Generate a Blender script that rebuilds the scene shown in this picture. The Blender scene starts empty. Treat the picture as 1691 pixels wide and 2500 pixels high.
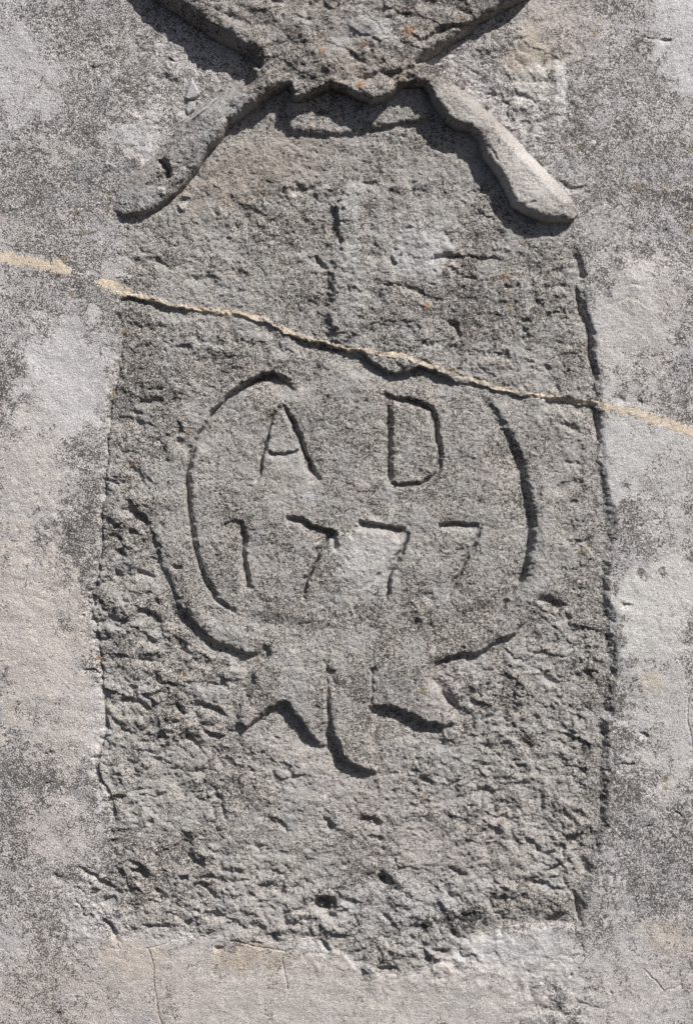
import bpy, math
import numpy as np

# ------------------------------------------------------------ camera, sky, sun, exposure
sc = bpy.context.scene
C = sc.collection
K = 0.00054                      # metres per drawing unit (the wall in view is 1572 x 2324 units)
CX, CY, ZC = 786.0, 1162.0, 1.60

cam_d = bpy.data.cameras.new("camera")
cam = bpy.data.objects.new("camera", cam_d)
C.objects.link(cam)
cam.location = (0, -2.3, ZC)
cam.rotation_euler = (math.radians(90), 0, 0)
cam_d.sensor_fit = 'VERTICAL'
cam_d.sensor_height = 24.0
cam_d.lens = 24.0 * 2.3 / (2324 * K)
cam_d.clip_start = 0.05
cam_d.clip_end = 100
sc.camera = cam

SUN = np.array([0.45, -0.56, 0.74]); SUN /= np.linalg.norm(SUN)   # direction towards the sun
elev = math.asin(SUN[2])
azim = math.atan2(SUN[0], SUN[1])
w = bpy.data.worlds.new("World"); sc.world = w; w.use_nodes = True
nt = w.node_tree
sky = nt.nodes.new("ShaderNodeTexSky"); sky.sky_type = 'NISHITA'; sky.sun_disc = False
sky.sun_elevation = elev; sky.sun_rotation = azim
sky.altitude = 1500; sky.dust_density = 3.0; sky.air_density = 0.35; sky.ozone_density = 0.3
nt.links.new(sky.outputs[0], nt.nodes["Background"].inputs[0])
nt.nodes["Background"].inputs[1].default_value = 0.08
sd = bpy.data.lights.new("sun", 'SUN'); sd.energy = 5.0; sd.angle = math.radians(0.5)
sd.color = (1.0, 0.965, 0.935)
so = bpy.data.objects.new("sun", sd); C.objects.link(so)
from mathutils import Vector
so.rotation_euler = Vector(SUN).to_track_quat('Z', 'Y').to_euler()
so.location = (1.5, -2, 4)
sc.view_settings.view_transform = 'Standard'
sc.view_settings.look = 'None'
sc.view_settings.exposure = 0.0
sc.view_settings.gamma = 1.0

# ------------------------------------------------------------ noise
_rs = np.random.RandomState(7)
_perm = _rs.permutation(65536).astype(np.int32)
_tab = _rs.rand(65536).astype(np.float32)
def rnd(ix, iy, seed):
    a = _perm.take((iy.astype(np.int32) + seed * 7919) & 65535)
    return _tab.take((a + ix.astype(np.int32)) & 65535)

def perlin(x, y, seed):
    ix = np.floor(x); iy = np.floor(y)
    fx = (x - ix).astype(np.float32); fy = (y - iy).astype(np.float32)
    ux = fx * fx * fx * (fx * (fx * 6 - 15) + 10); uy = fy * fy * fy * (fy * (fy * 6 - 15) + 10)
    def g(dx, dy):
        a = rnd(ix + dx, iy + dy, seed) * (2 * math.pi)
        return np.cos(a) * (fx - dx) + np.sin(a) * (fy - dy)
    a = g(0, 0); b = g(1, 0); c = g(0, 1); d = g(1, 1)
    return 1.5 * ((a + (b - a) * ux) * (1 - uy) + (c + (d - c) * ux) * uy)

def fbm(x, y, s, seed, octv=4, gain=0.5):
    r = 0; amp = 1.0
    for k in range(octv):
        r = r + amp * perlin(x / s + 17.3 * k, y / s - 9.1 * k, seed + k)
        amp *= gain; s *= 0.5
    return r

def chips(x, y, cell, seed, tilt, ang=-0.3, stretch=1.5):
    """broken facets: every cell is a small tilted plane"""
    ca, sa = math.cos(ang), math.sin(ang)
    u = (x * ca - y * sa) / (cell * stretch); v = (x * sa + y * ca) / cell
    iu = np.floor(u); iv = np.floor(v)
    best = np.full(x.shape, 1e9, np.float32); val = np.zeros(x.shape, np.float32)
    for dx in (-1, 0, 1):
        for dy in (-1, 0, 1):
            cu = iu + dx; cv = iv + dy
            du = (u - cu - rnd(cu, cv, seed)).astype(np.float32)
            dv = (v - cv - rnd(cu, cv, seed + 1)).astype(np.float32)
            d = du * du + dv * dv
            h = (rnd(cu, cv, seed + 2) - .5) * 0.5 + (rnd(cu, cv, seed + 3) - .5) * 2 * du + (rnd(cu, cv, seed + 4) - .30) * 2 * dv
            m = d < best
            best = np.where(m, d, best); val = np.where(m, h, val)
    return val * cell * tilt

def hum(x, y, s, seed, ang):
    ca, sa = math.cos(ang), math.sin(ang)
    u = x * ca - y * sa; v = (x * sa + y * ca) * 1.3
    u = u + .45 * s * perlin(x / s / 1.3 + 5, y / s / 1.3, seed + 1) ; v = v + .45 * s * perlin(x / s / 1.3, y / s / 1.3 + 9, seed + 2)
    return np.abs(perlin(u / s, v / s, seed)) * s

def sstep(a, b, x):
    t = np.clip((x - a) / (b - a), 0, 1)
    return t * t * (3 - 2 * t)

# ------------------------------------------------------------ grid over the wall
STEP = 1.8
X0, X1, Y0, Y1 = -18.0, 1590.0, -18.0, 2342.0
def axis(a, b):
    n = int((b - a) / STEP)
    core = np.linspace(a, b, n + 1)
    k = np.arange(1, 27)
    ext = np.cumsum(STEP * 1.18 ** k)
    return np.concatenate([(a - ext)[::-1], core, b + ext])
ax = axis(X0, X1); ay = axis(Y0, Y1)
NX, NY = len(ax), len(ay)
GX, GY = np.meshgrid(ax, ay)
GX = GX.astype(np.float64); GY = GY.astype(np.float64)

# wobble for every carved edge
WX = GX + 5.0 * fbm(GX, GY, 46, 11, 3) + 2.2 * fbm(GX, GY, 11, 21, 2)
WY = GY + 5.0 * fbm(GX, GY, 46, 31, 3) + 2.2 * fbm(GX, GY, 11, 41, 2)

# tracing frames: origin and scale of the survey close-ups
FR = {'D': (0, 0, 1)}
for i in range(4):
    FR['Q%d' % (2 * i + 1)] = (0, 581 * i, .5027)
    FR['Q%d' % (2 * i + 2)] = (781.8, 581 * i, .5027)
FR['C1'] = (371.9, 818.1, .5914); FR['C2'] = (371.9, 1320.1, .5322)
FR['C3'] = (557.8, 111.6, .5322); FR['C4'] = (604.3, 371.9, .4731)
def T(f, pts):
    o = FR[f]
    return [(o[0] + p[0] * o[2], o[1] + p[1] * o[2]) + tuple(p[2:]) for p in pts]

def sub(pts, r):
    xs = [p[0] for p in pts]; ys = [p[1] for p in pts]
    i0 = np.searchsorted(ax, min(xs) - r); i1 = np.searchsorted(ax, max(xs) + r)
    j0 = np.searchsorted(ay, min(ys) - r); j1 = np.searchsorted(ay, max(ys) + r)
    return slice(j0, j1), slice(i0, i1)

def pline(x, y, pts):
    """distance, side (+ = right-hand side) and travelled share along a polyline"""
    L = [0]
    for a, b in zip(pts[:-1], pts[1:]): L.append(L[-1] + math.hypot(b[0] - a[0], b[1] - a[1]))
    best = np.full(x.shape, 1e9); side = np.zeros(x.shape); tt = np.zeros(x.shape)
    for i in range(len(pts) - 1):
        (x0, y0), (x1, y1) = pts[i][:2], pts[i + 1][:2]
        dx, dy = x1 - x0, y1 - y0; l2 = dx * dx + dy * dy + 1e-9
        t = np.clip(((x - x0) * dx + (y - y0) * dy) / l2, 0, 1)
        d = np.hypot(x - x0 - t * dx, y - y0 - t * dy)
        s = np.sign(dx * (y - y0) - dy * (x - x0))
        m = d < best - 1e-6
        best = np.where(m, d, best); side = np.where(m, s, side)
        tt = np.where(m, (L[i] + t * (L[i + 1] - L[i])) / L[-1], tt)
    return best, side, tt

def inside(x, y, pts):
    c = np.zeros(x.shape, bool); n = len(pts)
    for i in range(n):
        (x0, y0), (x1, y1) = pts[i][:2], pts[(i + 1) % n][:2]
        if y0 == y1: continue
        c ^= ((y0 > y) != (y1 > y)) & (x < (x1 - x0) * (y - y0) / (y1 - y0) + x0)
    return c

def sdf(x, y, pts):
    d, _, _ = pline(x, y, list(pts) + [pts[0]])
    return np.where(inside(x, y, pts), d, -d)

def smooth_path(pts, n=2):
    for _ in range(n):
        q = [pts[0]]
        for a, b in zip(pts[:-1], pts[1:]):
            q.append(tuple(.75 * u + .25 * v for u, v in zip(a, b)))
            q.append(tuple(.25 * u + .75 * v for u, v in zip(a, b)))
        q.append(pts[-1]); pts = q
    return pts

H = np.zeros(GX.shape, np.float64)
PARTMASK = {}                      # part key -> mask

CUTK = 1.35; CUTW = 1.2
def cut(f, pts, depth, wl=6.0, wr=60.0, key=None, taper=.18, pw=1.0, wob=1.0):
    """a cut: steep on the left of the path, easy slope on the right of it"""
    global H
    depth *= CUTK; wl *= CUTW
    p = smooth_path(T(f, pts), 1)
    s = sub(p, max(wl, wr) + 14)
    x = GX[s] + wob * (WX[s] - GX[s]); y = GY[s] + wob * (WY[s] - GY[s])
    d, sd_, t = pline(x, y, p)
    end = np.clip(np.minimum(t, 1 - t) / taper, 0, 1) ** .7
    end = np.where((t <= 0) | (t >= 1), 0, end)
    pr = np.where(sd_ < 0, 1 - sstep(0, 1, d / wl), (1 - np.clip(d / wr, 0, 1)) ** (1.6 * pw))
    h = depth * end * pr
    H[s] -= h
    if key:
        m = np.zeros(GX.shape, bool); lim = min(abs(depth) * .3, 3.0)
        m[s] = (np.abs(h) > lim)
        PARTMASK[key] = PARTMASK.get(key, np.zeros(GX.shape, bool)) | m

# ------------------------------------------------------------ outlines
slab = [(1300, 505), (1302, 581), (1318, 621), (1306, 656), (1327, 732), (1340, 797), (1350, 903), (1355, 983), (1360, 1059), (1372, 1134), (1384, 1192),
        (1375, 1237), (1368, 1313), (1366, 1363), (1380, 1413), (1382, 1514), (1377, 1612), (1361, 1626), (1367, 1690), (1360, 1730), (1366, 1750),
        (1359, 1818), (1367, 1879), (1350, 1909), (1340, 1944), (1320, 2024), (1310, 2095), (1230, 2093), (1144, 2095), (1108, 2115), (1048, 2135), (1018, 2170),
        (973, 2190), (948, 2200), (882, 2210), (837, 2198), (802, 2170), (754, 2150), (709, 2128), (603, 2122), (510, 2126), (402, 2115), (297, 2112), (281, 2065),
        (235, 2048), (208, 2014), (255, 1985), (261, 1930), (261, 1869), (249, 1808), (232, 1770), (216, 1730), (236, 1675), (241, 1614), (234, 1554), (226, 1480), (221, 1413),
        (206, 1378), (221, 1313), (234, 1212), (231, 1162), (236, 1134), (246, 1033), (246, 933), (271, 832), (279, 772), (274, 700), (290, 671), (281, 611), (288, 520),
        (262, 475), (500, 190), (700, 120), (980, 160)]
sd_slab = sdf(WX, WY, slab)

hardL = [(330, -330), (300, -60), (352, 5), (392, 30), (442, 60), (482, 90), (533, 116), (578, 141), (590, 157)]
softL = [(590, 157), (553, 187), (493, 214), (452, 240), (402, 290), (362, 345), (302, 400), (253, 455), (256, 472)]
hardB = [(256, 472), (281, 495), (322, 490), (362, 472), (397, 447), (422, 422), (452, 382), (478, 342), (508, 312), (523, 286), (578, 251), (618, 221), (656, 203),
         (664, 237), (685, 238), (712, 224), (749, 205), (781, 215), (813, 232), (845, 243), (872, 236), (888, 226), (906, 205), (960, 203), (983, 245), (1010, 282),
         (1031, 298), (1063, 303), (1085, 324), (1095, 362), (1127, 404), (1143, 436), (1159, 473), (1180, 487), (1207, 497), (1234, 508), (1297, 505)]
softR = [(1297, 505), (1310, 486), (1300, 456), (1262, 414), (1208, 358), (1156, 304), (1104, 250), (1066, 216), (1022, 184), (980, 160), (944, 152)]
hardR = [(944, 152), (983, 128), (1018, 103), (1063, 80), (1088, 55), (1134, 30), (1164, 15), (1199, -2), (1250, -60), (1230, -330)]
relief = hardL + softL[1:] + hardB[1:] + softR[1:] + hardR[1:]
# the carving above keeps its edges a little calmer
RX = GX + .42 * (WX - GX); RY = GY + .42 * (WY - GY)
in_rel = inside(RX, RY, relief)
s = sub(relief, 5)
dh = np.full(GX.shape, 1e3); ds = np.full(GX.shape, 1e3)
rx, ry = RX[s], RY[s]
a = pline(rx, ry, hardL)[0]; b = pline(rx, ry, hardB)[0]; c = pline(rx, ry, hardR)[0]
dh[s] = np.minimum(np.minimum(a, b), c)
dl = pline(rx, ry, softL[1:])[0]; dr = pline(rx, ry, softR[1:-2])[0]
def dome(t): t = np.clip(t, 0, 1); return np.sqrt(1 - (1 - t) ** 2 + 1e-9)
# how high the carving stands at each place
armL = pline(rx, ry, [(640, 180), (520, 270), (430, 350), (340, 440), (270, 480)])
armR = pline(rx, ry, [(960, 180), (1050, 265), (1140, 370), (1210, 450), (1290, 495)])
Hm = 54 + 0 * rx
isL = sstep(640, 540, rx + .6 * (ry - 180)) * (ry > 140)
isR = sstep(930, 1010, rx - .2 * (ry - 180)) * sstep(110, 190, ry)
Hm = Hm + 3 * np.exp(-(((rx - 810) / 190) ** 2)) * (ry > 100)
Hm = Hm * (1 - isL) + isL * (46 - 31 * armL[2])
Hm = Hm * (1 - isR) + isR * (50 - 10 * armR[2])
wh = 22 + 14 * (rx < 600) * (ry < 150) - 8 * isL - 3 * isR - 11 * np.exp(-(((rx - 810) / 170) ** 4)) * (ry > 120)
soft_w = 95.0
Hm = Hm - 14 * np.exp(-(((rx - 700) / 170) ** 2 + ((ry + 20) / 80) ** 2)) - 8 * np.exp(-(((rx - 640) / 50) ** 2 + ((ry - 95) / 40) ** 2)) + 8 * np.exp(-(((rx - 860) / 55) ** 2 + ((ry - 80) / 45) ** 2))
h = Hm * dome(np.minimum(np.minimum(a, b), c) / wh) * sstep(-.12, 1, dl / 36) * sstep(-.2, 1, dr / 34) ** .8
isLf = np.zeros(GX.shape); isLf[s] = isL
relh = np.zeros(GX.shape); relh[s] = np.where(in_rel[s], h, 0)

# ------------------------------------------------------------ wall, slab level
xx, yy = GX, GY
n_big = fbm(xx, yy, 260, 3, 3)
wall_lvl = 4.0 * n_big + 1.2 * fbm(xx, yy, 60, 5, 3)
rise = 3.0 + (6.0 + 3.0 * sstep(1150, 1350, yy)) * sstep(1000, 1350, xx) * sstep(500, 640, yy) * (1 - .5 * sstep(1900, 2100, yy)) - 2.0 * sstep(2050, 2150, yy) * (1 - sstep(1000, 1200, xx))
rise = rise * (1 - .92 * sstep(640, 560, yy))
edge_w = np.where(xx > 900, 13.0 + 5 * fbm(xx, yy, 60, 9, 2), 18.0)
wallmask = 1 - sstep(-1, 1, sd_slab / edge_w + .5)
H = wall_lvl + rise * wallmask
# slab: the edge strip on the right is a little worn
slabm = 1 - wallmask
H -= slabm * 3.0 * sstep(30, 0, sd_slab) * (xx > 1000)
H += slabm * (3.0 * fbm(xx, yy, 120, 7, 3))

# the lip under the carving
lip = T('C3', [(140, 150), (155, 240), (160, 345), (200, 368), (300, 372), (380, 376), (470, 372), (500, 352), (560, 348), (640, 338), (700, 325), (770, 318), (790, 280), (760, 150)])
s2 = sub(lip, 20)
dlip = sdf(RX[s2], RY[s2], lip)
H[s2] += 12 * sstep(-3, 15, dlip)
cut('C3', [(520, 345), (600, 335), (660, 320), (760, 322)], 6, 4, 10)

# ------------------------------------------------------------ the broken joint: upper stone stands proud of the lower one
cut('Q3', [(540, 195), (590, 193), (640, 202), (740, 228), (830, 244), (880, 250)], 9, 4, 45)
cut('Q3', [(830, 246), (940, 262), (1040, 268)], 2.5, 4, 30)
cut('Q3', [(1030, 262), (1120, 280), (1180, 305), (1240, 335), (1330, 372)], 5, 4, 50)
cut('Q3', [(1290, 358), (1370, 386), (1450, 402), (1500, 414), (1572, 438), (1620, 450)], 13, 5, 50)
cut('Q4', [(20, 432), (80, 445), (110, 478), (160, 515), (220, 538), (270, 535), (330, 508), (400, 522), (450, 555), (520, 590)], 19, 6, 70)
cut('Q4', [(500, 570), (600, 590), (700, 617), (830, 642), (900, 652)], 5, 4, 50)
cut('Q4', [(880, 645), (960, 652), (1060, 668), (1130, 690)], 6, 4, 40)

# ------------------------------------------------------------ medallion
CUTW = 1.9
ring = T('C1', [(300, 990), (230, 940), (175, 880), (140, 810), (112, 700), (92, 570), (90, 430), (112, 330), (150, 270), (200, 190), (260, 125), (330, 80), (400, 55), (450, 62), (500, 100)])
cut('D', ring, 12, 4.8, 14, taper=.08)
cut('D', ring[5:-1], 6, 4.0, 12, taper=.12)
cut('C1', [(1400, 700), (1385, 790), (1340, 880), (1280, 960), (1200, 1000)], 9, 7, 40, taper=.3)
cut('Q3', [(890, 860), (960, 750), (1040, 650), (1110, 588), (1180, 550), (1230, 543), (1280, 570), (1335, 608)], 14, 4.5, 75, taper=.14)
cut('C1', [(1190, 120), (1240, 175), (1290, 250), (1340, 340), (1372, 420), (1385, 520), (1395, 600), (1402, 660), (1396, 750), (1370, 830), (1330, 900), (1280, 950)], 15, 10, 80, taper=.38)
cut('Q5', [(570, -40), (600, 10), (640, 35), (680, 70)], 11, 8, 30)
cut('Q5', [(660, 50), (700, 160), (740, 290), (800, 430), (850, 490)], 5.5, 6, 55)
cut('Q5', [(790, 420), (860, 500), (930, 575), (1010, 620), (1070, 645), (1130, 655), (1180, 630), (1205, 600)], 12, 7, 70)
cut('C2', [(1145, 390), (1150, 365), (1190, 342), (1260, 328), (1350, 310), (1420, 272), (1500, 230), (1560, 160), (1600, 110)], 12, 7, 70)
cut('Q6', [(700, 600), (760, 570), (820, 480), (870, 405), (930, 370)], 4, 6, 60)
cut('C1', [(280, 985), (380, 1010), (480, 1010), (560, 1040)], 4, 14, 40)
cut('C1', [(1080, 1010), (1180, 980), (1290, 930)], 4, 14, 40)
# collar above the medallion
cut('C1', [(570, 0), (575, 50), (555, 85), (520, 110)], 5, 10, 22)
cut('C1', [(700, -10), (720, 20), (740, 60)], 4, 10, 25)
# ribbon tails
tail_l = T('C2', [(430, 180), (690, 230), (695, 700), (660, 700), (630, 670), (590, 610), (550, 560), (520, 510), (500, 508), (440, 555), (390, 600), (345, 632), (310, 590), (350, 480), (395, 370), (435, 330)])
tail_m = T('C2', [(700, 230), (900, 230), (880, 560), (885, 640), (895, 740), (900, 800), (870, 812), (820, 805), (770, 770), (730, 710), (705, 650), (698, 590)])
tail_r = T('C2', [(895, 230), (1150, 245), (1140, 420), (1170, 470), (1215, 530), (1240, 590), (1190, 618), (1160, 622), (1110, 612), (1060, 585), (1000, 552), (920, 535), (878, 548)])
s5 = sub(tail_l + tail_m + tail_r, 20)
tx = WX[s5] + 3 * fbm(GX[s5], GY[s5], 30, 88, 2); ty = WY[s5] + 3 * fbm(GX[s5], GY[s5], 30, 89, 2)
dt = np.maximum(np.maximum(sdf(tx, ty, tail_l), sdf(tx, ty, tail_m)), sdf(tx, ty, tail_r))
H[s5] += 14 * sstep(-7, 9, dt) * sstep(1450, 1530, ty)
cal_t = np.zeros(GX.shape); cal_t[s5] = sstep(-26, 0, dt)
cut('C2', [(310, 590), (345, 632), (390, 600), (440, 555), (500, 508), (520, 512)], 8, 6, 60, 'tail1e')
cut('C2', [(495, 505), (520, 510), (550, 560), (590, 610), (630, 670), (660, 700)], 12, 6, 70)
cut('C2', [(695, 380), (695, 450), (700, 520), (705, 560)], -5, 12, 30)
cut('C2', [(690, 370), (692, 450), (700, 540), (700, 600)], 5, 8, 14)
cut('C2', [(692, 590), (705, 650), (730, 710), (770, 770), (820, 805), (870, 812), (900, 805)], 15, 8, 55, taper=.2)
cut('C2', [(900, 800), (895, 740), (885, 640), (880, 570)], 4, 20, 22)
cut('C2', [(870, 550), (920, 535), (1000, 552), (1060, 585), (1110, 612), (1160, 622), (1190, 618)], 13, 7, 70, taper=.2)
cut('C2', [(350, 300), (345, 450), (355, 560)], 3, 20, 20)
cut('C2', [(430, 270), (440, 320), (425, 350)], 5, 8, 10)
cut('C2', [(1150, 380), (1140, 420), (1170, 450), (1180, 480), (1215, 530), (1240, 590)], 4, 14, 26)
cut('C2', [(1180, 440), (1185, 490), (1230, 520), (1270, 560), (1310, 600)], 4, 6, 26)

# ------------------------------------------------------------ letters and digits
CUTK = 1.55; CUTW = 1.7
cut('C1', [(448, 168), (490, 215), (515, 280), (540, 360), (565, 420), (590, 465)], 13, 6, 17, 'A')
cut('C1', [(444, 176), (415, 215), (392, 290), (375, 370), (355, 470)], 11, 5, 10, 'A')
cut('C1', [(395, 352), (440, 358), (490, 356), (520, 350)], 9, 3.5, 15, 'A', .12)
cut('C1', [(560, 470), (585, 455), (600, 470)], 4, 6, 14)
cut('C1', [(840, 125), (880, 140), (930, 152), (990, 165), (1020, 190)], 13, 6, 22, 'D', .12)
cut('C1', [(985, 158), (1030, 200), (1045, 270), (1058, 340), (1055, 410), (1045, 460)], 11, 6, 15, 'D', .2)
cut('C1', [(860, 470), (910, 478), (960, 474), (1010, 460), (1045, 430)], 9, 4.5, 20, 'D', .15)
cut('C1', [(858, 140), (858, 290), (858, 380), (864, 475)], 12, 9, 20, 'D', .10)
cut('C1', [(790, 515), (840, 480), (862, 450)], 4, 10, 10, 'D')
cut('C1', [(290, 618), (300, 660), (303, 740), (312, 820), (320, 880)], 13, 7, 13, 'one', .12)
cut('C1', [(215, 650), (255, 625), (285, 616), (305, 618)], 5, 5, 16, 'one')
cut('C1', [(310, 870), (350, 882)], 4, 5, 8, 'one')
cut('C1', [(465, 605), (520, 610), (570, 640), (620, 655), (665, 668)], 15, 6, 22, 'seven', .15)
cut('C1', [(655, 660), (620, 680), (585, 690)], 6, 10, 10, 'seven')
cut('C1', [(640, 660), (600, 720), (570, 790), (540, 860), (525, 930)], 13, 5, 9, 'seven')
cut('C1', [(640, 665), (650, 700), (655, 740)], 7, 8, 10, 'seven')
cut('C1', [(745, 620), (790, 632), (860, 638), (930, 655)], 14, 6, 26, 'seven2', .12)
cut('C1', [(940, 650), (920, 720), (885, 780), (860, 850), (850, 940)], 14, 5, 11, 'seven2', .2)
cut('C1', [(880, 760), (850, 800), (800, 850), (760, 870)], 3, 8, 14, 'seven2')
cut('C1', [(1050, 632), (1100, 626), (1150, 630), (1205, 632)], 11, 5, 22, 'seven3', .12)
cut('C1', [(1210, 635), (1190, 700), (1150, 780), (1115, 850), (1090, 920)], 10, 5.5, 11, 'seven3', .15)
cut('C1', [(1050, 770), (1100, 760), (1150, 720)], 3, 6, 14)

CUTK = 1.15; CUTW = 1.2
# ------------------------------------------------------------ upright, shield and small marks of the upper stone
stem = T('C4', [(380, 90), (450, 95), (470, 200), (515, 480), (500, 640), (490, 760), (420, 850), (330, 850), (285, 760), (300, 620), (310, 520), (345, 400), (330, 300), (310, 200), (350, 140)])
s6 = sub(stem, 40); dst = sdf(WX[s6], WY[s6], stem)
H[s6] += 12 * sstep(-9, 18, dst)
CUTW = 1.7
cut('C4', [(380, 100), (350, 160), (315, 200)], 4, 8, 14)
cut('C4', [(310, 200), (325, 240), (335, 300), (345, 380)], 7, 7, 22, 'stem')
cut('C4', [(225, 440), (260, 480), (290, 515)], 10, 5, 18)
cut('C4', [(290, 520), (310, 560), (300, 620)], 7, 10, 26, 'stem')
cut('C4', [(440, 90), (430, 200), (460, 330), (510, 480), (490, 620), (480, 760), (420, 840)], 4, 16, 30)
cut('C4', [(290, 650), (280, 740), (320, 830)], 4, 12, 26)
cut('C4', [(110, 130), (180, 125), (240, 105), (270, 95)], 6, 5, 16)
cut('C4', [(130, 90), (160, 110), (190, 130)], 5, 5, 14)
cut('C4', [(450, 95), (500, 92), (530, 82)], 6, 4, 14)
cut('C4', [(595, 455), (615, 480), (635, 480), (640, 420)], 8, 4, 8)
cut('C4', [(640, 360), (665, 325), (700, 300)], 4, 4, 10)
cut('C4', [(780, 480), (800, 455), (850, 438), (910, 440), (950, 452)], 9, 5, 26)
cut('C4', [(950, 455), (1020, 450), (1080, 455), (1130, 470)], 5, 4, 22)
cut('C4', [(860, 330), (880, 370), (890, 400)], 4, 6, 10)
cut('C4', [(880, 490), (930, 540), (1000, 560)], 5, 5, 14)
cut('C4', [(650, 580), (720, 610), (770, 640), (850, 665)], 5, 5, 22)
cut('C4', [(560, 590), (610, 580), (660, 590)], 4, 4, 14)
cut('C4', [(860, 770), (900, 768), (920, 800), (925, 830)], 9, 7, 16)
cut('C4', [(420, 850), (480, 800), (560, 775), (650, 790), (740, 770)], 6, 12, 50)
cut('C4', [(1110, 930), (1135, 905), (1150, 945)], 9, 7, 14)
cut('C4', [(1250, 945), (1280, 955)], 6, 5, 10)
cut('C4', [(1320, 730), (1400, 718), (1440, 722)], 4, 4, 20)
cut('C4', [(1130, 580), (1180, 600), (1210, 580)], 6, 5, 14)
cut('C4', [(1200, 790), (1240, 820), (1225, 860)], 5, 8, 18)
cut('C4', [(1470, 430), (1500, 490), (1515, 560)], 9, 8, 14)
cut('C4', [(1480, 600), (1500, 700), (1520, 740)], 7, 5, 8)
cut('C4', [(1500, 620), (1530, 740), (1540, 800), (1560, 960), (1570, 1040)], 8, 7, 20)
cut('C4', [(1330, 960), (1365, 1000)], 6, 6, 14)
cut('C4', [(1090, 480), (1060, 470), (1010, 455)], 3, 4, 10)
cut('C4', [(0, 290), (50, 260), (80, 255)], 4, 5, 14)
cut('C4', [(100, 330), (140, 325)], 4, 4, 12)
cut('Q3', [(590, 30), (660, 20), (740, 30)], 4, 6, 20)
cut('Q3', [(700, 10), (760, 60)], 5, 6, 16)
cut('Q3', [(840, 95), (900, 110), (980, 100)], 5, 5, 22)
cut('Q3', [(560, 300), (640, 340), (700, 345), (780, 300)], 5, 10, 25)
cut('Q3', [(880, 340), (905, 400)], 5, 8, 14)
cut('Q3', [(1020, 290), (1040, 330), (1035, 400)], 4, 14, 20)
cut('Q3', [(790, 418), (840, 408)], 7, 5, 10)
cut('Q3', [(700, 605), (740, 605)], 9, 6, 10)
cut('Q3', [(600, 600), (650, 590)], 6, 8, 12)
cut('Q3', [(610, 660), (680, 650), (740, 660)], 9, 7, 18)
cut('Q3', [(600, 720), (650, 715)], 7, 7, 14)
cut('Q3', [(520, 760), (600, 740), (660, 780)], 5, 8, 26)
cut('Q3', [(780, 830), (820, 850), (870, 870)], 5, 10, 22)
cut('Q3', [(730, 850), (740, 920), (780, 940)], 4, 10, 22)
cut('Q3', [(545, 1020), (565, 1015)], 7, 5, 10)
cut('Q4', [(890, 690), (930, 655), (1000, 650), (1060, 655), (1130, 690)], 7, 7, 40)
cut('Q4', [(960, 765), (1010, 762), (1060, 780)], 6, 4, 14)
cut('Q4', [(990, 935), (1050, 945), (1070, 950)], 6, 5, 22)
cut('Q4', [(950, 1060), (1010, 1020), (1080, 1030)], 5, 10, 36)
cut('Q4', [(1010, 1110), (1060, 1120)], 5, 5, 16)
cut('Q4', [(1130, 690), (1135, 760), (1140, 840)], 7, 6, 16)

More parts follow.
